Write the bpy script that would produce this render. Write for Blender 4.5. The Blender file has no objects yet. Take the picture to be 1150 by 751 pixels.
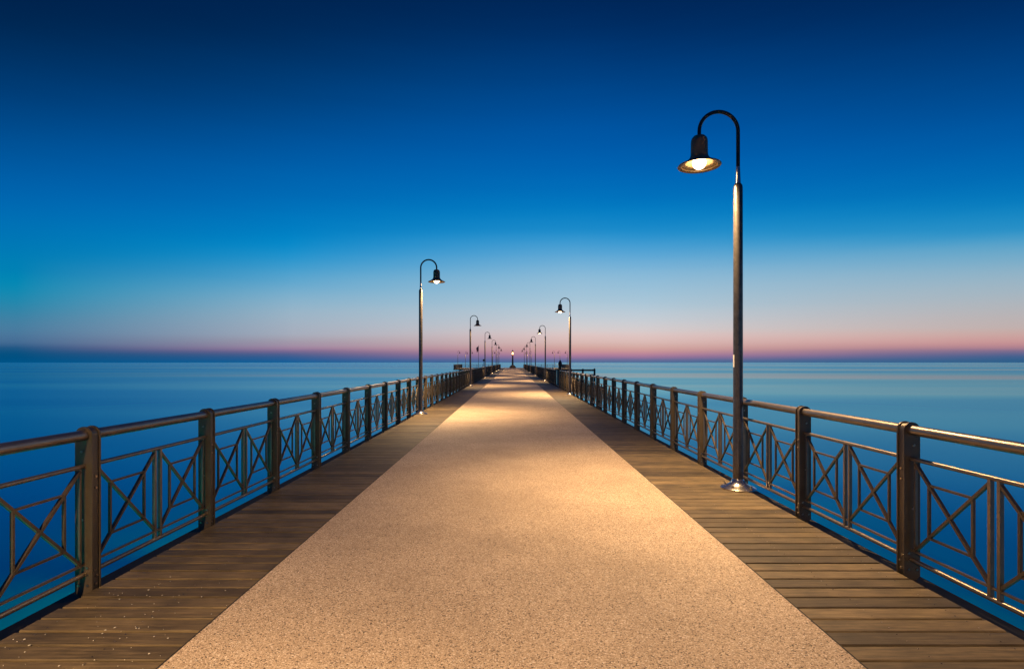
import bpy, bmesh, math, random
from mathutils import Vector, Matrix
random.seed(11)
R = math.radians
sc = bpy.context.scene
C = sc.collection

# ------------------------------------------------------------------ helpers
def lin(*c):
    o = []
    for v in c:
        v = v / 255.0
        o.append(v / 12.92 if v <= 0.04045 else ((v + 0.055) / 1.055) ** 2.4)
    return (o[0], o[1], o[2], 1.0)

def obj(name, bm, m=None, parent=None, smooth=False):
    me = bpy.data.meshes.new(name)
    bmesh.ops.recalc_face_normals(bm, faces=bm.faces[:])
    if smooth:
        for f in bm.faces:
            f.smooth = True
        for e in bm.edges:
            if len(e.link_faces) == 2 and e.calc_face_angle(0) > R(38):
                e.smooth = False
    bm.to_mesh(me)
    bm.free()
    o = bpy.data.objects.new(name, me)
    C.objects.link(o)
    if m:
        me.materials.append(m)
    if parent:
        o.parent = parent
    return o

def tag(o, label=None, cat=None, group=None, kind=None):
    if label: o['label'] = label
    if cat: o['category'] = cat
    if group: o['group'] = group
    if kind: o['kind'] = kind
    return o

def thing(name, label, cat, loc=(0, 0, 0), rz=0.0, group=None):
    o = bpy.data.objects.new(name, None)
    o.empty_display_size = 0.2
    C.objects.link(o)
    o.location = loc
    o.rotation_euler = (0, 0, rz)
    return tag(o, label, cat, group)

def copy_tree(o, parent=None):
    c = o.copy()
    C.objects.link(c)
    c.parent = parent
    for ch in list(o.children):
        copy_tree(ch, c)
    return c

def link_copy(src, parent, loc):
    c = src.copy()
    C.objects.link(c)
    c.parent = parent
    c.location = loc
    for ch in list(src.children):
        d = ch.copy()
        C.objects.link(d)
        d.parent = c
    return c

def add_box(bm, x0, x1, y0, y1, z0, z1):
    v = [bm.verts.new(p) for p in ((x0, y0, z0), (x1, y0, z0), (x1, y1, z0), (x0, y1, z0),
                                   (x0, y0, z1), (x1, y0, z1), (x1, y1, z1), (x0, y1, z1))]
    for f in ((0, 3, 2, 1), (4, 5, 6, 7), (0, 1, 5, 4), (1, 2, 6, 5), (2, 3, 7, 6), (3, 0, 4, 7)):
        bm.faces.new([v[i] for i in f])

def add_tube(bm, pts, r, n=12, cap=True):
    pts = [Vector(p) for p in pts]
    rs = r if isinstance(r, (list, tuple)) else [r] * len(pts)
    rings = []
    for i, p in enumerate(pts):
        a = pts[max(0, i - 1)]
        b = pts[min(len(pts) - 1, i + 1)]
        d = (b - a).normalized()
        ref = Vector((1, 0, 0)) if abs(d.x) < 0.9 else Vector((0, 0, 1))
        if abs(d.y) < 1e-6:
            ref = Vector((0, 1, 0))
        u = d.cross(ref).normalized()
        w = d.cross(u).normalized()
        rings.append([bm.verts.new(p + (u * math.cos(2 * math.pi * k / n) + w * math.sin(2 * math.pi * k / n)) * rs[i]) for k in range(n)])
    for a, b in zip(rings, rings[1:]):
        for k in range(n):
            bm.faces.new((a[k], a[(k + 1) % n], b[(k + 1) % n], b[k]))
    if cap:
        bm.faces.new(rings[0][::-1])
        bm.faces.new(rings[-1])

def add_bar(bm, a, b, tx, tw):
    """flat bar from a to b lying in a YZ plane: tx thick across x, tw wide in the plane"""
    a, b = Vector(a), Vector(b)
    d = (b - a).normalized()
    n = Vector((1, 0, 0)).cross(d).normalized() * (tw / 2)
    h = Vector((tx / 2, 0, 0))
    v = [bm.verts.new(p) for p in (a - n - h, a + n - h, a + n + h, a - n + h, b - n - h, b + n - h, b + n + h, b - n + h)]
    for f in ((0, 3, 2, 1), (4, 5, 6, 7), (0, 1, 5, 4), (1, 2, 6, 5), (2, 3, 7, 6), (3, 0, 4, 7)):
        bm.faces.new([v[i] for i in f])

def add_lathe(bm, prof, n=32, cx=0, cy=0, close=False):
    rings = []
    for r, z in prof:
        if r < 1e-5:
            rings.append([bm.verts.new((cx, cy, z))])
        else:
            rings.append([bm.verts.new((cx + r * math.cos(2 * math.pi * k / n), cy + r * math.sin(2 * math.pi * k / n), z)) for k in range(n)])
    for a, b in zip(rings, rings[1:]):
        for k in range(n):
            j = (k + 1) % n
            if len(a) == 1 and len(b) == 1: continue
            if len(a) == 1: bm.faces.new((a[0], b[j], b[k]))
            elif len(b) == 1: bm.faces.new((a[k], a[j], b[0]))
            else: bm.faces.new((a[k], a[j], b[j], b[k]))

def add_prism_y(bm, outline, y0, y1):
    a = [bm.verts.new((x, y0, z)) for x, z in outline]
    b = [bm.verts.new((x, y1, z)) for x, z in outline]
    n = len(a)
    bm.faces.new(a)
    bm.faces.new(b[::-1])
    for k in range(n):
        bm.faces.new((a[k], b[k], b[(k + 1) % n], a[(k + 1) % n]))

# ------------------------------------------------------------------ materials
def new_mat(name):
    m = bpy.data.materials.new(name)
    m.use_nodes = True
    nt = m.node_tree
    return m, nt, nt.nodes['Principled BSDF']

def N(nt, t, **kw):
    n = nt.nodes.new(t)
    for k, v in kw.items():
        setattr(n, k, v)
    return n

def ramp(nt, stops, interp='LINEAR'):
    r = N(nt, 'ShaderNodeValToRGB')
    cr = r.color_ramp
    cr.interpolation = interp
    while len(cr.elements) > 1:
        cr.elements.remove(cr.elements[-1])
    cr.elements[0].position = stops[0][0]
    cr.elements[0].color = stops[0][1]
    for p, c in stops[1:]:
        e = cr.elements.new(p)
        e.color = c
    return r

def noise(nt, scale, detail=4, rough=0.55, vec=None):
    n = N(nt, 'ShaderNodeTexNoise')
    n.inputs['Scale'].default_value = scale
    n.inputs['Detail'].default_value = detail
    n.inputs['Roughness'].default_value = rough
    if vec is not None:
        nt.links.new(vec, n.inputs['Vector'])
    return n

def objvec(nt, scale=(1, 1, 1), src='Object'):
    tc = N(nt, 'ShaderNodeTexCoord')
    mp = N(nt, 'ShaderNodeMapping')
    mp.inputs['Scale'].default_value = scale
    nt.links.new(tc.outputs[src], mp.inputs['Vector'])
    return mp.outputs['Vector']

def mixc(nt, fac, a, b, blend='MIX'):
    m = N(nt, 'ShaderNodeMix', data_type='RGBA', blend_type=blend)
    for sock, v in ((m.inputs[0], fac), (m.inputs[6], a), (m.inputs[7], b)):
        if hasattr(v, 'is_linked') or hasattr(v, 'links'):
            nt.links.new(v, sock)
        else:
            sock.default_value = v
    return m.outputs[2]

def math_n(nt, op, a, b=None, clamp=False):
    m = N(nt, 'ShaderNodeMath', operation=op)
    m.use_clamp = clamp
    for i, v in enumerate((a, b)):
        if v is None: continue
        if isinstance(v, (int, float)): m.inputs[i].default_value = v
        else: nt.links.new(v, m.inputs[i])
    return m.outputs[0]

def bump(nt, bsdf, h, strength, dist):
    b = N(nt, 'ShaderNodeBump')
    b.inputs['Strength'].default_value = strength
    b.inputs['Distance'].default_value = dist
    nt.links.new(h, b.inputs['Height'])
    nt.links.new(b.outputs[0], bsdf.inputs['Normal'])

def metal(name, c0, c1, metallic, r0, r1, scale=9.0, bstr=0.08):
    m, nt, b = new_mat(name)
    v = objvec(nt)
    n1 = noise(nt, scale, 6, 0.65, v)
    rp = ramp(nt, [(0.32, c0), (0.7, c1)])
    nt.links.new(n1.outputs['Fac'], rp.inputs[0])
    nt.links.new(rp.outputs[0], b.inputs['Base Color'])
    b.inputs['Metallic'].default_value = metallic
    n2 = noise(nt, scale * 3.1, 4, 0.6, v)
    rr = math_n(nt, 'MULTIPLY_ADD', n2.outputs['Fac'], r1 - r0)
    rr.node.inputs[2].default_value = r0
    nt.links.new(rr, b.inputs['Roughness'])
    n3 = noise(nt, 60, 3, 0.6, v)
    bump(nt, b, n3.outputs['Fac'], bstr, 0.002)
    return m

M_rail = metal('bronze_paint', (0.085, 0.065, 0.043, 1), (0.122, 0.094, 0.062, 1), 0.45, 0.30, 0.48, 5)
M_hand = metal('brushed_handrail', (0.20, 0.165, 0.132, 1), (0.26, 0.217, 0.175, 1), 0.85, 0.30, 0.42, 6, 0.02)
M_tube = metal('tube_rail', (0.20, 0.16, 0.12, 1), (0.26, 0.21, 0.158, 1), 0.8, 0.28, 0.45)
M_bolt = metal('bolt_steel', (0.28, 0.23, 0.17, 1), (0.4, 0.33, 0.25, 1), 0.95, 0.2, 0.35)
M_pole = metal('galvanised_pole', (0.085, 0.074, 0.064, 1), (0.14, 0.122, 0.106, 1), 0.8, 0.22, 0.38, 14)
M_chrome = metal('bright_steel', (0.5, 0.46, 0.4, 1), (0.66, 0.6, 0.53, 1), 1.0, 0.18, 0.3)
M_dark = metal('dark_iron', (0.012, 0.012, 0.013, 1), (0.026, 0.024, 0.023, 1), 0.3, 0.35, 0.5)
M_shade = metal('shade_enamel', (0.13, 0.085, 0.045, 1), (0.19, 0.125, 0.07, 1), 0.2, 0.35, 0.55)
M_beam = metal('edge_beam_paint', (0.010, 0.009, 0.008, 1), (0.022, 0.019, 0.016, 1), 0.0, 0.75, 0.95, 4)
M_conc = metal('wet_concrete', (0.10, 0.095, 0.085, 1), (0.2, 0.185, 0.16, 1), 0.0, 0.6, 0.85, 2.2, 0.3)
M_white = metal('white_paper', (0.62, 0.6, 0.55, 1), (0.8, 0.78, 0.72, 1), 0.0, 0.6, 0.8)
M_speck = metal('pale_specks', (0.3, 0.27, 0.22, 1), (0.6, 0.56, 0.48, 1), 0.0, 0.6, 0.8, 40)
M_flag = metal('flag_cloth', (0.35, 0.06, 0.05, 1), (0.5, 0.3, 0.28, 1), 0.0, 0.7, 0.9, 1.5)

def emit(name, col, s):
    m, nt, b = new_mat(name)
    b.inputs['Base Color'].default_value = (0.9, 0.85, 0.75, 1)
    b.inputs['Emission Color'].default_value = col
    b.inputs['Emission Strength'].default_value = s
    return m
M_bulb = emit('warm_bulb', (1.0, 0.66, 0.33, 1), 18.0)
M_refl = metal('reflector_enamel', (0.50, 0.36, 0.20, 1), (0.6, 0.45, 0.26, 1), 0.1, 0.3, 0.5)
M_beacon = emit('beacon_glow', (1.0, 0.34, 0.04, 1), 2.2)

# timber planks -----------------------------------------------------
M_wood, nt, b = new_mat('weathered_planks')
at = N(nt, 'ShaderNodeAttribute', attribute_name='plank')
sep = N(nt, 'ShaderNodeSeparateColor')
nt.links.new(at.outputs['Color'], sep.inputs[0])
tc = N(nt, 'ShaderNodeTexCoord')
cmb = N(nt, 'ShaderNodeCombineXYZ')
nt.links.new(math_n(nt, 'MULTIPLY', sep.outputs[1], 60.0), cmb.inputs[0])
nt.links.new(math_n(nt, 'MULTIPLY', sep.outputs[2], 40.0), cmb.inputs[2])
va = N(nt, 'ShaderNodeVectorMath', operation='ADD')
nt.links.new(tc.outputs['Object'], va.inputs[0])
nt.links.new(cmb.outputs[0], va.inputs[1])
mp = N(nt, 'ShaderNodeMapping')
mp.inputs['Scale'].default_value = (2.6, 34.0, 34.0)
nt.links.new(va.outputs[0], mp.inputs[0])
g1 = noise(nt, 1.6, 8, 0.66, mp.outputs[0])
g2 = noise(nt, 2.4, 5, 0.6, va.outputs[0])
rp = ramp(nt, [(0.26, (0.040, 0.029, 0.016, 1)), (0.5, (0.096, 0.070, 0.040, 1)), (0.76, (0.17, 0.126, 0.074, 1))])
nt.links.new(g1.outputs['Fac'], rp.inputs[0])
rp2 = ramp(nt, [(0.0, (0.5, 0.49, 0.48, 1)), (0.5, (1, 1, 0.98, 1)), (1.0, (1.7, 1.66, 1.5, 1))])
nt.links.new(sep.outputs[0], rp2.inputs[0])
c = mixc(nt, 1.0, rp.outputs[0], rp2.outputs[0], 'MULTIPLY')
rp3 = ramp(nt, [(0.33, (0.66, 0.67, 0.68, 1)), (0.67, (1.25, 1.24, 1.2, 1))])
nt.links.new(g2.outputs['Fac'], rp3.inputs[0])
c = mixc(nt, 1.0, c, rp3.outputs[0], 'MULTIPLY')
nt.links.new(c, b.inputs['Base Color'])
rr = math_n(nt, 'MULTIPLY_ADD', g1.outputs['Fac'], 0.25)
rr.node.inputs[2].default_value = 0.5
nt.links.new(rr, b.inputs['Roughness'])
b.inputs['Specular IOR Level'].default_value = 0.35
bump(nt, b, g1.outputs['Fac'], 0.45, 0.006)

# pebble-bound path ---------------------------------------------------
M_path, nt, b = new_mat('pebble_resin')
v = objvec(nt)
vo = N(nt, 'ShaderNodeTexVoronoi', feature='F1')
vo.inputs['Scale'].default_value = 150.0
nt.links.new(v, vo.inputs['Vector'])
s2 = N(nt, 'ShaderNodeSeparateColor')
nt.links.new(vo.outputs['Color'], s2.inputs[0])
pr = ramp(nt, [(0.0, (0.045, 0.032, 0.022, 1)), (0.06, (0.12, 0.084, 0.056, 1)), (0.12, (0.35, 0.26, 0.18, 1)), (0.3, (0.47, 0.355, 0.25, 1)),
               (0.7, (0.57, 0.438, 0.312, 1)), (0.93, (0.69, 0.555, 0.42, 1)), (1.0, (0.86, 0.78, 0.68, 1))])
nt.links.new(s2.outputs[0], pr.inputs[0])
gap = ramp(nt, [(0.45, (1, 1, 1, 1)), (0.85, (0.5, 0.44, 0.38, 1))])
nt.links.new(vo.outputs['Distance'], gap.inputs[0])
c = mixc(nt, 0.8, pr.outputs[0], gap.outputs[0], 'MULTIPLY')
big = noise(nt, 0.9, 5, 0.6, v)
bigr = ramp(nt, [(0.3, (0.80, 0.79, 0.77, 1)), (0.7, (1.08, 1.08, 1.07, 1))])
nt.links.new(big.outputs['Fac'], bigr.inputs[0])
c = mixc(nt, 1.0, c, bigr.outputs[0], 'MULTIPLY')
mid = noise(nt, 30, 4, 0.65, v)
midr = ramp(nt, [(0.3, (0.93, 0.925, 0.92, 1)), (0.68, (1.04, 1.04, 1.04, 1))])
nt.links.new(mid.outputs['Fac'], midr.inputs[0])
c = mixc(nt, 1.0, c, midr.outputs[0], 'MULTIPLY')
nt.links.new(c, b.inputs['Base Color'])
b.inputs['Roughness'].default_value = 0.75
inv = math_n(nt, 'SUBTRACT', 1.0, vo.outputs['Distance'])
bump(nt, b, inv, 0.4, 0.004)

# sea -----------------------------------------------------------------
M_sea, nt, b = new_mat('calm_sea')
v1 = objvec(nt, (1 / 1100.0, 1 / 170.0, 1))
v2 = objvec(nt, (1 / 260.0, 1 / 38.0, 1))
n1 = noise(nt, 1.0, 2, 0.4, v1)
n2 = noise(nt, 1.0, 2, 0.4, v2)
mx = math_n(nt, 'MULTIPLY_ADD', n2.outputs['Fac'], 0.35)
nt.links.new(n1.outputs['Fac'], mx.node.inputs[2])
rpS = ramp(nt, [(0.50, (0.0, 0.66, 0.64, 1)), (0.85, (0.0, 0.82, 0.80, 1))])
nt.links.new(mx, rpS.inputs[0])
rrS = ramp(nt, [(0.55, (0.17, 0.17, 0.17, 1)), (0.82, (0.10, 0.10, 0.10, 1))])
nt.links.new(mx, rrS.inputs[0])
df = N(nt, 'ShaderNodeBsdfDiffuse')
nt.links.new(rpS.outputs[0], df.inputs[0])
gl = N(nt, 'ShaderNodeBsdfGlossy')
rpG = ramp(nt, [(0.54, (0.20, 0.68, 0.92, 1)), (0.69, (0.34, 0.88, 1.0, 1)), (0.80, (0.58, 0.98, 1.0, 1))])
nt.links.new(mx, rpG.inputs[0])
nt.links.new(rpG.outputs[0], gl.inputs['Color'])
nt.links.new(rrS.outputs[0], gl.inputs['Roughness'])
fr = N(nt, 'ShaderNodeFresnel')
fr.inputs['IOR'].default_value = 1.46
ms = N(nt, 'ShaderNodeMixShader')
nt.links.new(fr.outputs[0], ms.inputs[0])
nt.links.new(df.outputs[0], ms.inputs[1])
nt.links.new(gl.outputs[0], ms.inputs[2])
nt.links.new(ms.outputs[0], nt.nodes['Material Output'].inputs[0])
nt.nodes.remove(b)

# ------------------------------------------------------------------ camera
EYE = 1.62
cam = bpy.data.cameras.new('camera')
cam.sensor_width = 36.0
cam.lens = 36.0 * 600.0 / 1150.0
cam.shift_y = 31.5 / 1150.0
cam.clip_end = 200000.0
cam.clip_start = 0.05
co = bpy.data.objects.new('camera', cam)
C.objects.link(co)
co.location = (0, 0, EYE)
co.rotation_euler = (R(90), 0, 0)
sc.camera = co
sc.view_settings.view_transform = 'Standard'
sc.view_settings.look = 'None'
sc.view_settings.exposure = 0.0
sc.view_settings.gamma = 1.0

# ------------------------------------------------------------------ world: dusk sky
w = bpy.data.worlds.new('World')
sc.world = w
w.use_nodes = True
nt = w.node_tree
nt.nodes.clear()
out = N(nt, 'ShaderNodeOutputWorld')
bg = N(nt, 'ShaderNodeBackground')
bg.inputs['Strength'].default_value = 1.0
nt.links.new(bg.outputs[0], out.inputs[0])
tc = N(nt, 'ShaderNodeTexCoord')
sx = N(nt, 'ShaderNodeSeparateXYZ')
nt.links.new(tc.outputs['Generated'], sx.inputs[0])
X, Y, Z = sx.outputs
hr = math_n(nt, 'SQRT', math_n(nt, 'MAXIMUM', math_n(nt, 'ADD', math_n(nt, 'MULTIPLY', X, X), math_n(nt, 'MULTIPLY', Y, Y)), 1e-5))
el = math_n(nt, 'DIVIDE', Z, hr)
AZ = 0.0
dot = math_n(nt, 'ADD', math_n(nt, 'MULTIPLY', X, math.sin(AZ)), math_n(nt, 'MULTIPLY', Y, math.cos(AZ)))
cosd = math_n(nt, 'DIVIDE', dot, hr)
k = math_n(nt, 'ADD', math_n(nt, 'MULTIPLY', math_n(nt, 'SUBTRACT', 1.0, cosd), 1.35), 1.0)
t = math_n(nt, 'MULTIPLY', el, k)
# long thin haze streaks that bend the bands a little
azx = math_n(nt, 'DIVIDE', X, hr)
cv = N(nt, 'ShaderNodeCombineXYZ')
nt.links.new(math_n(nt, 'MULTIPLY', azx, 1.6), cv.inputs[0])
nt.links.new(math_n(nt, 'DIVIDE', Y, hr), cv.inputs[1])
nt.links.new(math_n(nt, 'MULTIPLY', el, 26.0), cv.inputs[2])
sn = noise(nt, 1.5, 5, 0.55, cv.outputs[0])
wob = math_n(nt, 'MULTIPLY', math_n(nt, 'SUBTRACT', sn.outputs['Fac'], 0.5), math_n(nt, 'ADD', math_n(nt, 'MULTIPLY', t, 0.02), 0.006))
t = math_n(nt, 'ADD', t, wob)
tn = math_n(nt, 'MULTIPLY', t, 1.0 / 1.4, True)

def stops(lst):
    return [(max(0.0, (407 - y) / 600.0 / 1.4), lin(*c)) for y, c in lst]
HI = [(-60, (1, 34, 82)), (-200, (3, 40, 92)), (-430, (4, 46, 102))]
mid_s = stops([(407, (72, 108, 150)), (405, (86, 108, 151)), (402, (130, 109, 151)), (398, (184, 128, 156)), (394, (203, 149, 151)), (390, (211, 165, 157)),
               (385, (216, 184, 178)), (377, (225, 196, 193)), (370, (214, 206, 206)), (357, (196, 205, 214)), (338, (170, 199, 216)), (306, (132, 184, 216)), (280, (72, 161, 213)),
               (257, (6, 139, 203)), (218, (0, 110, 188)), (164, (0, 89, 170)), (109, (0, 72, 142)), (50, (0, 50, 108)), (0, (0, 37, 86))] + HI)
ml_s = stops([(407, (2, 96, 152)), (404, (38, 91, 150)), (398, (60, 94, 141)), (394, (118, 101, 145)), (391, (158, 126, 156)), (388, (161, 140, 165)), (382, (162, 155, 170)),
              (374, (168, 174, 189)), (349, (154, 182, 200)), (327, (120, 175, 206)), (306, (74, 161, 206)), (284, (6, 145, 206)), (257, (0, 127, 196)), (218, (0, 106, 182)),
              (164, (0, 86, 161)), (109, (0, 66, 128)), (50, (0, 47, 98)), (0, (0, 36, 80))] + HI)
left_s = stops([(407, (0, 84, 136)), (400, (0, 78, 126)), (391, (14, 84, 130)), (385, (70, 105, 146)), (371, (78, 125, 160)), (349, (48, 132, 167)), (327, (4, 140, 180)),
                (306, (0, 130, 180)), (262, (0, 116, 183)), (218, (0, 100, 176)), (164, (0, 81, 150)), (109, (0, 61, 120)), (50, (0, 44, 90)), (0, (0, 33, 73))] + HI)
right_s = stops([(407, (42, 95, 136)), (400, (60, 96, 144)), (394, (120, 106, 141)), (390, (184, 132, 142)), (384, (202, 149, 150)), (377, (204, 165, 160)), (368, (195, 177, 173)),
                 (338, (172, 183, 191)), (306, (143, 180, 201)), (278, (92, 165, 202)), (257, (22, 145, 201)), (218, (0, 115, 187)), (164, (0, 92, 170)), (109, (0, 75, 145)), (50, (0, 57, 118)), (0, (0, 44, 97))] + HI)
rs_ = [ramp(nt, q, 'B_SPLINE') for q in (left_s, ml_s, mid_s, right_s)]
for r_ in rs_:
    nt.links.new(tn, r_.inputs[0])
def between(v, a, b_):
    m = N(nt, 'ShaderNodeMapRange', interpolation_type='LINEAR')
    m.inputs[1].default_value = a
    m.inputs[2].default_value = b_
    nt.links.new(v, m.inputs[0])
    return m.outputs[0]
col = mixc(nt, between(azx, -0.68, -0.38), rs_[0].outputs[0], rs_[1].outputs[0])
col = mixc(nt, between(azx, -0.39, 0.12), col, rs_[2].outputs[0])
col = mixc(nt, between(azx, 0.24, 0.68), col, rs_[3].outputs[0])
nt.links.new(col, bg.inputs[0])

# ------------------------------------------------------------------ setting
SEA = -4.8
bm = bmesh.new()
S_ = 90000.0
vs = [bm.verts.new(p) for p in ((-S_, -3000, 0), (S_, -3000, 0), (S_, S_, 0), (-S_, S_, 0))]
bm.faces.new(vs)
o = obj('sea', bm, M_sea)
o.location.z = SEA
tag(o, 'smooth deep blue sea stretching to the horizon', kind='structure')

Y0, YE = -4.0, 142.0          # pier start (behind the camera) and start of the head
YH, XH = 166.0, 15.6          # far edge and half width of the pier head
DE = 2.985

bm = bmesh.new()
cl = bm.loops.layers.float_color.new('plank')
PITCH = 0.157
def plank(bm, x0, x1, y, near):
    gap = 0.0085 if near else 0.003
    y0, y1 = y + gap, y + PITCH - gap
    n0 = len(bm.faces)
    dz = random.uniform(-0.0018, 0.0018) if near else 0
    j0, j1 = random.uniform(-.004, .004), random.uniform(-.004, .004)
    if near:
        prof = [(y0, -0.035), (y0, -0.005), (y0 + 0.005, 0.0), (y1 - 0.005, 0.0), (y1, -0.005), (y1, -0.035)]
    else:
        prof = [(y0, -0.035), (y0, 0.0), (y1, 0.0), (y1, -0.035)]
    a = [bm.verts.new((x0 + j0, p, z + dz)) for p, z in prof]
    b_ = [bm.verts.new((x1 + j1, p, z + dz + (random.uniform(-.001, .001) if near else 0))) for p, z in prof]
    fs = []
    n = len(a)
    for q in range(n):
        fs.append(bm.faces.new((a[q], a[(q + 1) % n], b_[(q + 1) % n], b_[q])))
    fs.append(bm.faces.new(a[::-1]))
    fs.append(bm.faces.new(b_))
    c = (random.betavariate(2.2, 2.2), random.random(), random.random(), 1.0)
    for f in fs:
        for l in f.loops:
            l[cl] = c
y = Y0
while y < YE:
    near = y < 26
    if near:
        plank(bm, -DE, -1.70, y, True)
        plank(bm, 1.70, DE, y, True)
    else:
        plank(bm, -DE, DE, y, False)
    y += PITCH
while y < YH:
    plank(bm, -XH, XH, y, False)
    y += PITCH
# screw heads, two per board above each joist
y = Y0
k0 = len(bm.faces)
screws = []
while y < 14:
    if y > 1.5:
        for X_ in (-2.84, -2.30, 2.30, 2.84):
            for dy in (.04, .118):
                cx, cy, r = X_ + random.uniform(-.012, .012), y + dy + random.uniform(-.006, .006), .0048
                vs = [bm.verts.new((cx + r * math.cos(q * math.pi / 3), cy + r * math.sin(q * math.pi / 3), .0028)) for q in range(6)]
                screws.append(bm.faces.new(vs))
    y += PITCH
for f in screws:
    f.material_index = 1
o = obj('boardwalk', bm, M_wood)
o.data.materials.append(M_bolt)
tag(o, 'weathered crosswise timber planks of the pier deck', kind='structure')

bm = bmesh.new()
xs = 1.85
add_box(bm, -xs, xs, Y0, YE + 9, 0.004, 0.024)
o = obj('path', bm, M_path)
bm2 = bmesh.new()
for s in (-1, 1):
    a, b_ = sorted((s * (xs + .003), s * (xs + .017)))
    add_box(bm2, a, b_, Y0, YE + 9, 0.003, 0.019)
tag(obj('path_edging', bm2, M_beam), 'thin dark edging strip along both sides of the walkway', kind='structure')
tag(o, 'sandy pebble surfaced walkway down the middle of the pier', kind='structure')

bm = bmesh.new()
for s in (-1, 1):
    a, b_ = sorted((s * 2.99, s * 3.20))
    add_box(bm, a, b_, Y0, YE, -0.34, -0.055)
add_box(bm, -2.96, 2.96, Y0, YE, -0.30, -0.06)
add_box(bm, -XH, XH, YE + 0.05, YH, -0.34, -0.06)
o = obj('pier_beams', bm, M_beam)
tag(o, 'dark beams carrying the pier deck', kind='structure')

bm = bmesh.new()
yy = 3.0
while yy < YE:
    for s in (-1, 1):
        add_tube(bm, [(s * 2.35, yy, -9), (s * 2.35, yy, -0.6)], 0.3, 16)
    add_box(bm, -2.9, 2.9, yy - 0.3, yy + 0.3, -0.62, -0.345)
    yy += 10
for xx in (-14, -9, -4, 4, 9, 14):
    for yy in (145, 154, 163):
        add_tube(bm, [(xx, yy, -9), (xx, yy, -0.345)], 0.3, 12)
o = obj('pier_piles', bm, M_conc)
tag(o, 'concrete piles under the pier', kind='structure')

# ------------------------------------------------------------------ railings
SP = 1.5
RT, RB, LB = 0.88, 0.106, 0.178
HZ = 1.10
def arch(wd, r_top, zb):
    pts = [(-wd, zb + 0.03), (-wd + 0.03, zb), (wd - 0.03, zb), (wd, zb + 0.03)]
    for q in range(0, 19):
        a = math.pi * q / 18
        pts.append((r_top * math.cos(a), HZ + r_top * math.sin(a)))
    return pts
bm = bmesh.new()
add_prism_y(bm, arch(0.062, 0.062, -0.052), -0.041, -0.029)
add_prism_y(bm, arch(0.062, 0.062, -0.052), 0.029, 0.041)
add_prism_y(bm, arch(0.053, 0.053, -0.040), -0.0292, 0.0292)
bmesh.ops.bevel(bm, geom=[e for e in bm.edges if e.is_manifold and e.calc_face_angle(0) > 1.2], offset=0.003, segments=2, affect='EDGES', clamp_overlap=True)
post_src = obj('post', bm, M_rail, smooth=True)
post_mesh = post_src.data
bm = bmesh.new()
add_prism_y(bm, arch(0.062, 0.062, -0.052), -0.041, 0.041)
post_far = obj('post', bm, M_rail).data
bpy.data.objects.remove([o for o in C.objects if o.type == 'MESH' and o.data == post_far][0])

# bolt heads: a little hexagon cap, in sets on the faces of a post
def hexcap(bm, p, ax):
    n = 6
    a = Vector(p)
    d = Vector(ax)
    u = d.orthogonal().normalized()
    w_ = d.cross(u)
    r0 = [bm.verts.new(a + (u * math.cos(math.pi * q / 3) + w_ * math.sin(math.pi * q / 3)) * 0.0125) for q in range(n)]
    r1 = [bm.verts.new(a + d * 0.007 + (u * math.cos(math.pi * q / 3) + w_ * math.sin(math.pi * q / 3)) * 0.010) for q in range(n)]
    for q in range(n):
        bm.faces.new((r0[q], r0[(q + 1) % n], r1[(q + 1) % n], r1[q]))
    bm.faces.new(r1)
    bm.faces.new(r0[::-1])
bm = bmesh.new(); hexcap(bm, (0, 0, 0), (0, -1, 0)); bolt_src = obj('bolt', bm, M_bolt); bolt_a = bolt_src.data
bm = bmesh.new(); hexcap(bm, (0, 0, 0), (1, 0, 0)); bolt_src2 = obj('bolt', bm, M_bolt); bolt_b = bolt_src2.data

ya, yb = 0.078, SP - 0.078
ym0, ym1 = SP / 2 - 0.034, SP / 2 + 0.034
def panel_frame(bm, n=12):
    add_tube(bm, [(0, 0.035, RT), (0, SP - 0.035, RT)], 0.0165, n)
    add_tube(bm, [(0, 0.035, RB), (0, SP - 0.035, RB)], 0.0175, n)
    for y in (ya, yb):
        add_bar(bm, (0, y, LB - 0.01), (0, y, RT - 0.012), 0.02, 0.016)
    for y in (ym0, ym1):
        add_bar(bm, (0, y, RB + 0.008), (0, y, RT - 0.008), 0.027, 0.022)
    add_bar(bm, (0, 0.035, LB), (0, SP - 0.035, LB), 0.0165, 0.0165)
def brace(bm, y0, y1):
    add_bar(bm, (0, y0, RT - 0.03), (0, y1, LB + 0.01), 0.021, 0.02)
    add_bar(bm, (0, y0, LB + 0.01), (0, y1, RT - 0.03), 0.0235, 0.02)
def inner(bm, y0, y1):
    dy, z0, z1 = y1 - y0, LB + 0.01, RT - 0.03
    dz = z1 - z0
    a, b_, c, d = y0 + .205 * dy, y1 - .205 * dy, z0 + .205 * dz, z1 - .205 * dz
    add_bar(bm, (0, a, c - .008), (0, a, d + .008), 0.0185, 0.0165)
    add_bar(bm, (0, b_, c - .008), (0, b_, d + .008), 0.0185, 0.0165)
    add_bar(bm, (0, a + .004, c), (0, b_ - .004, c), 0.0175, 0.0165)
    add_bar(bm, (0, a + .004, d), (0, b_ - .004, d), 0.0175, 0.0165)
def bmk(fn, *a):
    bm = bmesh.new()
    fn(bm, *a)
    bm_me = obj('railing_part', bm, M_tube if fn is panel_frame else M_rail, smooth=fn is panel_frame)
    me = bm_me.data
    bpy.data.objects.remove(bm_me)
    return me
pf_near = bmk(panel_frame)
br = [bmk(brace, ya, ym0), bmk(brace, ym1, yb)]
inn = [bmk(inner, ya, ym0), bmk(inner, ym1, yb)]
def whole(bm):
    panel_frame(bm, 6)
    for a, b_ in ((ya, ym0), (ym1, yb)):
        brace(bm, a, b_)
        inner(bm, a, b_)
pf_far = bmk(whole)
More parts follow.
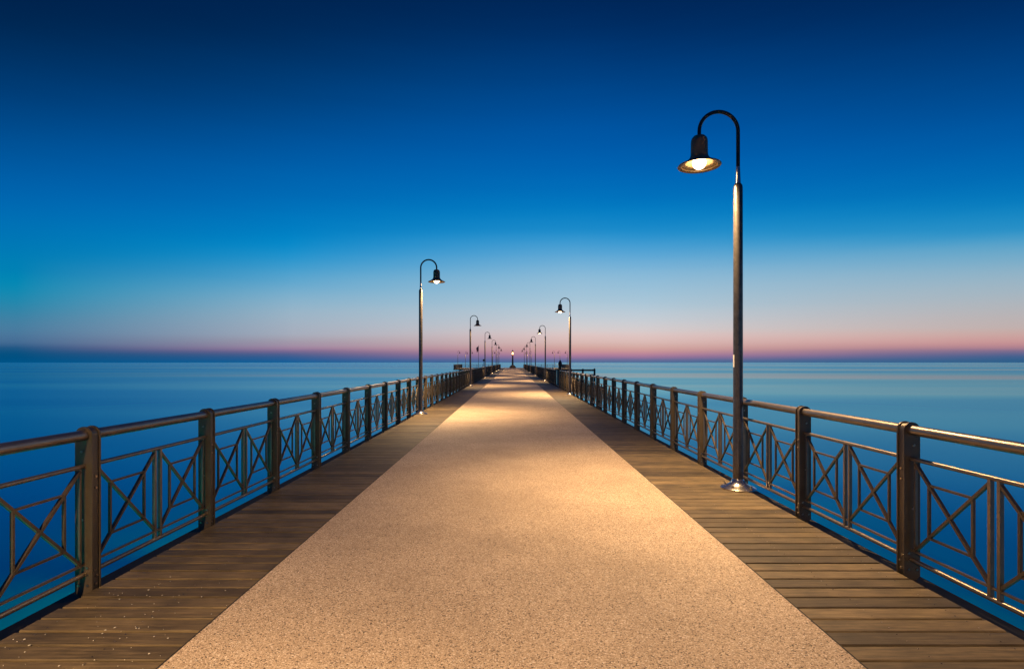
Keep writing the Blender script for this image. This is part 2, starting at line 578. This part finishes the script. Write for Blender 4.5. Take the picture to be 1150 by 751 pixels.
bpy.data.objects.remove(post_src)
bpy.data.objects.remove(bolt_src)
bpy.data.objects.remove(bolt_src2)

def mesh_obj(name, me, parent, loc):
    o = bpy.data.objects.new(name, me)
    C.objects.link(o)
    o.parent = parent
    o.location = loc
    return o

def railing(x, ys, label, detail=22.0, side=1, bays=None, first_y=0.0):
    """posts at ys along +Y at offset x, a panel after every post but the last"""
    root = thing('railing', label, 'railing', (x, ys[0], 0))
    b0 = ys[0]
    bm = bmesh.new()
    add_tube(bm, [(0, -0.10, HZ), (0, ys[-1] - b0 + 0.10, HZ)], 0.039, 24)
    obj('handrail', bm, M_hand, root, smooth=True)
    for i, y in enumerate(ys):
        near = y < detail
        p = mesh_obj('post', post_mesh if y < 45 else post_far, root, (0, y - b0, 0))
        if y < 12:
            for (bx, bz) in ((0.012, 0.985), (0.005, 0.50), (-0.028, 0.155), (-0.022, 0.105), (-0.030, 0.03), (0.035, 0.03)):
                mesh_obj('bolt', bolt_a, p, (bx * side, -0.041, bz))
            for (by, bz) in ((0.0, 0.80), (0.0, 0.72), (-0.012, 0.13), (0.012, 0.085), (0.0, 0.03)):
                q = mesh_obj('bolt', bolt_b, p, (-0.053 * side, by, bz))
                q.rotation_euler.z = math.pi if side > 0 else 0
        if i == len(ys) - 1: continue
        if near:
            f = mesh_obj('railing_panel', pf_near, root, (0, y - b0, 0))
            for q in range(2):
                mesh_obj('cross_brace', br[q], f, (0, 0, 0))
                mesh_obj('inner_frame', inn[q], f, (0, 0, 0))
        else:
            mesh_obj('railing_panel', pf_far, root, (0, y - b0, 0))
    return root

XL, XR = -3.06, 3.08
YL0, YR0 = 3.857 - SP, 4.153 - SP
nL = int((YE - YL0) / SP) + 1
railing(XL, [YL0 + SP * i for i in range(nL)], 'long bronze metal railing with crossed panels along the left edge of the pier', side=-1)
iG = 22                                   # posts before the gap (y about 34.1)
ysR = [YR0 + SP * i for i in range(iG)]
railing(XR, ysR, 'bronze metal railing with crossed panels along the right edge, from the foreground to the gap', side=1)
yG1 = YR0 + SP * (iG + 1) + 0.45
nR = int((YE - yG1) / SP) + 1
railing(XR, [yG1 + SP * i for i in range(nR)], 'far part of the right railing, running from the gap to the pier head', side=1)

# railings of the pier head
def head_rail(p0, p1, label):
    d = Vector(p1) - Vector(p0)
    L = d.length
    n = max(1, round(L / SP))
    root = thing('railing', label, 'railing', (p0[0], p0[1], 0), math.atan2(d.y, d.x) - math.pi / 2)
    bm = bmesh.new()
    add_tube(bm, [(0, 0, HZ), (0, L, HZ)], 0.0365, 8)
    obj('handrail', bm, M_hand, root, smooth=True)
    for i in range(n + 1):
        mesh_obj('post', post_far, root, (0, L * i / n, 0))
        if i < n:
            f = mesh_obj('railing_panel', pf_far, root, (0, L * i / n, 0))
            f.scale.y = L / n / SP
head_rail((-XH + .1, YE + .15, 0), (XL - .1, YE + .15, 0), 'railing on the near edge of the pier head, left of the walkway')
head_rail((XR + .1, YE + .15, 0), (XH - .1, YE + .15, 0), 'railing on the near edge of the pier head, right of the walkway')
head_rail((-XH + .1, YE + .4, 0), (-XH + .1, YH - .2, 0), 'railing on the left end of the pier head')
head_rail((XH - .1, YE + .4, 0), (XH - .1, YH - .2, 0), 'railing on the right end of the pier head')

# ------------------------------------------------------------------ side landing with its heavy rail
bm = bmesh.new()
cl = bm.loops.layers.float_color.new('plank')
yq = 34.9
while yq < 38.9:
    plank(bm, 3.19, 6.15, yq, False)
    yq += PITCH
o = obj('landing_deck', bm, M_wood)
tag(o, 'small side landing of planks at the gap in the right railing', kind='structure')
bm = bmesh.new()
add_box(bm, 3.19, 6.15, 34.9, 38.95, -0.3, -0.045)
for xx in (3.6, 5.8):
    for yy in (35.3, 38.5):
        add_tube(bm, [(xx, yy, -9), (xx, yy, -0.29)], 0.16, 12)
o = obj('landing_frame', bm, M_beam)
tag(o, 'dark frame and piles under the side landing', kind='structure')
root = thing('landing_rail', 'dark heavy rail with thick top beam round the side landing on the right', 'railing', (3.4, 38.85, 0))
bm = bmesh.new(); add_box(bm, -.1, 2.66, -.05, .05, 1.0, 1.125); obj('top_beam', bm, M_dark, root)
bm = bmesh.new(); add_box(bm, 0.0, 2.6, -.03, .03, 0.70, 0.78); obj('lower_beam', bm, M_dark, root)
pm = None
for xx in (0.18, 0.9, 1.75, 2.6):
    bm = bmesh.new()
    hh = 1.16 if xx > 2 else 1.13
    add_box(bm, xx - .062, xx + .062, -.062, .062, -0.04, hh)
    add_lathe(bm, [(0.07, hh - .001), (0.05, hh + .03), (0, hh + .045)], 8, xx, 0)
    obj('post', bm, M_dark, root)
# marker post with bulbous pointed head
root = thing('marker_post', 'dark slim post with a bulbous pointed head beside the gap in the right railing', 'post', (3.10, 34.42, 0))
bm = bmesh.new()
add_lathe(bm, [(0.0, -.05), (.13, -.05), (.13, .04), (.10, .06), (.09, .4), (.085, 1.25), (.10, 1.3), (0, 1.3)], 16)
obj('pillar', bm, M_dark, root, smooth=True)
bm = bmesh.new()
add_lathe(bm, [(0.0, 1.29), (.085, 1.3), (.105, 1.38), (.122, 1.46), (.126, 1.53), (.112, 1.61), (.083, 1.68), (.047, 1.74), (.017, 1.79), (0, 1.80)], 20)
obj('head', bm, M_dark, root, smooth=True)

# ------------------------------------------------------------------ lamp posts
ARM = 0.50
def make_lamp(label, group, rz, loc):
    root = thing('lamp_post', label, 'lamp post', loc, rz, group)
    # arm reaches along local -X
    bm = bmesh.new()
    add_lathe(bm, [(0, 0.0), (.215, 0.0), (.215, .014), (.20, .024), (.15, .042), (.105, .066), (.082, .10), (.074, .13), (.0, .131)], 40)
    fl = obj('base_flange', bm, M_chrome, root, smooth=True)
    for q in range(4):
        a = math.pi / 4 + q * math.pi / 2
        bm = bmesh.new()
        add_lathe(bm, [(0, .055), (.012, .055), (.014, .05), (.014, .018), (0, .018)], 6, .168 * math.cos(a), .168 * math.sin(a))
        obj('anchor_bolt', bm, M_bolt, fl)
    bm = bmesh.new()
    add_lathe(bm, [(0, .12), (.063, .12), (.062, .9), (.060, .905), (.059, 2.0), (.057, 3.86), (.052, 3.90), (.036, 3.925), (0, 3.926)], 28)
    obj('pole', bm, M_pole, root, smooth=True)
    bm = bmesh.new()
    add_lathe(bm, [(0, 3.91), (.034, 3.91), (.032, 3.95), (.026, 4.10), (.024, 4.14), (0, 4.141)], 20)
    obj('sleeve', bm, M_chrome, root, smooth=True)
    bm = bmesh.new()
    pts = [(0, 0, 4.12), (0, 0, 4.35), (0, 0, 4.60)]
    r = ARM / 2
    for q in range(1, 24):
        a = math.pi * q / 24
        pts.append((-r + r * math.cos(a), 0, 4.60 + r * math.sin(a)))
    pts += [(-ARM, 0, 4.60), (-ARM, 0, 4.535)]
    add_tube(bm, pts, 0.0235, 14)
    obj('arm', bm, M_dark, root, smooth=True)
    bm = bmesh.new()
    Zb = 4.14
    prof = [(0, .405), (.03, .405), (.07, .393), (.094, .365), (.104, .325), (.106, .165), (.112, .13), (.135, .095), (.19, .055), (.262, .022),
            (.270, .012), (.262, .006), (.225, .018), (.222, .030), (.19, .042), (.135, .08), (.105, .118), (.098, .165), (.095, .31), (.06, .36), (0, .365)]
    add_lathe(bm, [(a, z + Zb) for a, z in prof], 40, -ARM, 0)
    obj('lamp_shade', bm, M_shade, root, smooth=True)
    bm = bmesh.new()
    add_lathe(bm, [(.172, .052 + Zb), (.133, .078 + Zb), (.103, .116 + Zb), (.095, .165 + Zb), (.092, .30 + Zb), (0, .33 + Zb)], 32, -ARM, 0)
    obj('reflector', bm, M_refl, root, smooth=True)
    bm = bmesh.new()
    bz = 0.05
    add_lathe(bm, [(0, Zb + bz - .08)] + [(.085 * math.sin(math.pi * q / 10), Zb + bz - .08 * math.cos(math.pi * q / 10)) for q in range(1, 10)] + [(0, Zb + bz + .08)], 20, -ARM, 0)
    obj('bulb', bm, M_bulb, root, smooth=True)
    L = bpy.data.lights.new('bulb_light', 'SPOT')
    L.energy = 2100.0
    L.color = (1.0, 0.65, 0.318)
    L.spot_size = R(142)
    L.spot_blend = 1.0
    L.shadow_soft_size = 0.05
    lo = bpy.data.objects.new('bulb_light', L)
    C.objects.link(lo)
    lo.parent = root
    lo.location = (-ARM, 0, Zb - 0.045)
    return root

first = make_lamp('tall lit lamp post nearest the camera, standing on the right boards with a small sticker', 'lamp posts along the pier', 0, (2.915, 6.89, 0))
num = ['first', 'second', 'third', 'fourth', 'fifth', 'sixth', 'seventh']
lamps = {}
def lamp_copy(loc, rz, label, group='lamp posts along the pier'):
    c = copy_tree(first)
    c.location = loc
    c.rotation_euler.z = rz
    c['label'] = label
    c['group'] = group
    return c
bright_data = [ch.data for ch in first.children if ch.type == 'LIGHT'][0].copy()
bright_data.energy = 2900.0
bright_data.spot_size = R(150)
far_data = bright_data.copy()
far_data.energy = 1900.0
far_data.spot_size = R(120)
def brighten(c):
    for ch in c.children:
        if ch.type == 'LIGHT':
            ch.data = bright_data if c.location.y < 30 else far_data
def recess(c):
    for ch in c.children:
        if ch.name.startswith('bulb') and ch.type == 'MESH':
            ch.location.z = 0.075
for i in range(6):
    if i == 0:
        lab = 'lit lamp post with curved arm, first and tallest on the left side of the pier'
    else:
        lab = 'lamp post with curved arm and bell shade, %s from the front on the left side' % num[i]
    c = lamp_copy((-2.87, 16.8 + 20.0 * i, 0), math.pi, lab)
    if i > 0: recess(c)
    brighten(c)
for i in range(1, 7):
    lab = 'lamp post with curved arm and bell shade, %s from the front on the right side' % num[i]
    if i == 1: lab = 'lit lamp post with curved arm, second on the right, rising before open sea'
    if i == 2: lab = 'lamp post with strongly glowing bulb, third from the front on the right side'
    c = lamp_copy((2.91, 6.89 + 19.9 * i, 0), 0, lab)
    if i > 2:
        recess(c)
    brighten(c)
# added lamp post, out of frame behind the camera, put in to light the foreground
c = lamp_copy((-2.87, -2.7, 0), math.pi, 'added unseen lamp post behind the camera on the left side, lighting the foreground')
for ch in c.children:
    if ch.type == 'LIGHT':
        ch.data = ch.data.copy()
        ch.data.energy = 11200.0
        ch.data.spot_size = R(150)
        ch.data.spot_blend = 0.9
for i, (x, y, rz, d) in enumerate((
        (-15.0, 148, math.pi, 'outermost of those on the left'), (-13.6, 156, math.pi, 'second from the left end'), (-11.75, 151, math.pi, 'third from the left end'),
        (-5.4, 150, math.pi, 'fourth from the left end'), (-4.3, 157, math.pi, 'just left of the walkway end'),
        (4.6, 157, 0, 'just right of the walkway end'), (5.5, 150, 0, 'fourth from the right end'),
        (11.9, 150, 0, 'third from the right end'), (13.1, 146, 0, 'second from the right end'), (15.3, 148, 0, 'outermost of those on the right'))):
    c = lamp_copy((x, y, 0), rz, 'tiny distant lamp post on the pier head, ' + d, 'lamp posts on the pier head')
    recess(c)
# sticker on the nearest pole only
bm = bmesh.new()
n = 8
for a0, z0, z1 in ((R(166), 1.56, 1.72),):
    ring = []
    for q in range(n + 1):
        a = a0 + R(34) * q / n
        ring.append((bm.verts.new((.0612 * math.cos(a), .0612 * math.sin(a), z0)), bm.verts.new((.0606 * math.cos(a), .0606 * math.sin(a), z1))))
    for p, q in zip(ring, ring[1:]):
        bm.faces.new((p[0], q[0], q[1], p[1]))
obj('sticker', bm, M_white, first)

# ------------------------------------------------------------------ beacon, flagpole, post on the pier head
root = thing('harbour_beacon', 'slim dark beacon tower with an orange light at the end of the pier', 'beacon', (0.2, 161, 0))
bm = bmesh.new()
add_lathe(bm, [(0, 0), (1.0, 0), (1.0, .35), (.8, .45), (.55, .8), (0, .8)], 24)
obj('pedestal', bm, M_dark, root)
bm = bmesh.new()
add_lathe(bm, [(0, .79), (.33, .79), (.27, 1.2), (.2, 3.9), (.32, 3.95), (.32, 4.05), (0, 4.05)], 20)
obj('tower', bm, M_dark, root, smooth=True)
bm = bmesh.new()
add_lathe(bm, [(0, 4.04), (.2, 4.05), (.26, 4.2), (.26, 4.55), (.2, 4.7), (0, 4.71)], 20)
lt = obj('lantern', bm, M_beacon, root, smooth=True)
bm = bmesh.new()
add_lathe(bm, [(0, 4.70), (.3, 4.70), (.3, 4.78), (.22, 5.1), (.05, 5.3), (.03, 5.7), (0, 5.7)], 20)
obj('cap', bm, M_dark, root, smooth=True)
bl = bpy.data.lights.new('lantern_light', 'POINT')
bl.energy = 250
bl.color = (1, .4, .12)
bl.shadow_soft_size = .3
bo = bpy.data.objects.new('lantern_light', bl)
C.objects.link(bo)
bo.parent = root
bo.location = (0, -0.7, 4.4)

root = thing('flagpole', 'thin flagpole with a limp flag on the left part of the pier head', 'flagpole', (-9.4, 150, 0))
bm = bmesh.new()
add_lathe(bm, [(0, 0), (.16, 0), (.16, .06), (.06, .1), (.045, 6.3), (.07, 6.33), (.07, 6.42), (0, 6.46)], 12)
obj('pole', bm, M_pole, root, smooth=True)
bm = bmesh.new()
cols = 9
prev = None
for q in range(cols):
    u = q / (cols - 1)
    xx = -.05 - .62 * u
    yy = .10 * math.sin(u * 9)
    zt, zb = 6.15 - .45 * u * u - .1 * u, 4.9 - .55 * u
    cur = (bm.verts.new((xx, yy, zt)), bm.verts.new((xx * .8, yy * 1.2, (zt + zb) / 2)), bm.verts.new((xx * .7, yy, zb)))
    if prev:
        for s in range(2):
            bm.faces.new((prev[s], cur[s], cur[s + 1], prev[s + 1]))
    prev = cur
obj('flag', bm, M_flag, root, smooth=True)
root = thing('marker_post', 'thin post with a round dark head on the left part of the pier head', 'post', (-7.9, 149, 0))
bm = bmesh.new(); add_lathe(bm, [(0, 0), (.09, 0), (.06, .1), (.05, 2.0), (0, 2.0)], 10); obj('pillar', bm, M_dark, root, smooth=True)
bm = bmesh.new(); add_lathe(bm, [(0, 1.98)] + [(.3 * math.sin(math.pi * q / 10), 2.28 - .3 * math.cos(math.pi * q / 10)) for q in range(1, 10)] + [(0, 2.58)], 14); obj('head', bm, M_dark, root, smooth=True)

# ------------------------------------------------------------------ white specks on the left boards
bm = bmesh.new()
for q in range(95):
    while True:
        x = random.uniform(-2.92, -1.9)
        y = 2.75 + random.random() ** 1.3 * 1.5
        if y - 0.12 * math.sin(x * 7) < 4.1 and random.random() < 0.55 + 0.45 * math.sin(x * 9 + y * 5): break
    r = random.choice((.002, .0025, .003, .0035, .006)) * random.uniform(.8, 1.2)
    a0 = random.random() * 6
    vs = [bm.verts.new((x + r * random.uniform(.7, 1.3) * math.cos(a0 + math.pi * 2 * j / 6), y + r * random.uniform(.8, 1.5) * math.sin(a0 + math.pi * 2 * j / 6), .0045)) for j in range(6)]
    top = bm.verts.new((x, y, .0085))
    for j in range(6):
        bm.faces.new((vs[j], vs[(j + 1) % 6], top))
o = obj('white_specks', bm, M_speck)
tag(o, 'tiny white specks scattered over the nearest boards on the left', 'specks', kind='stuff')
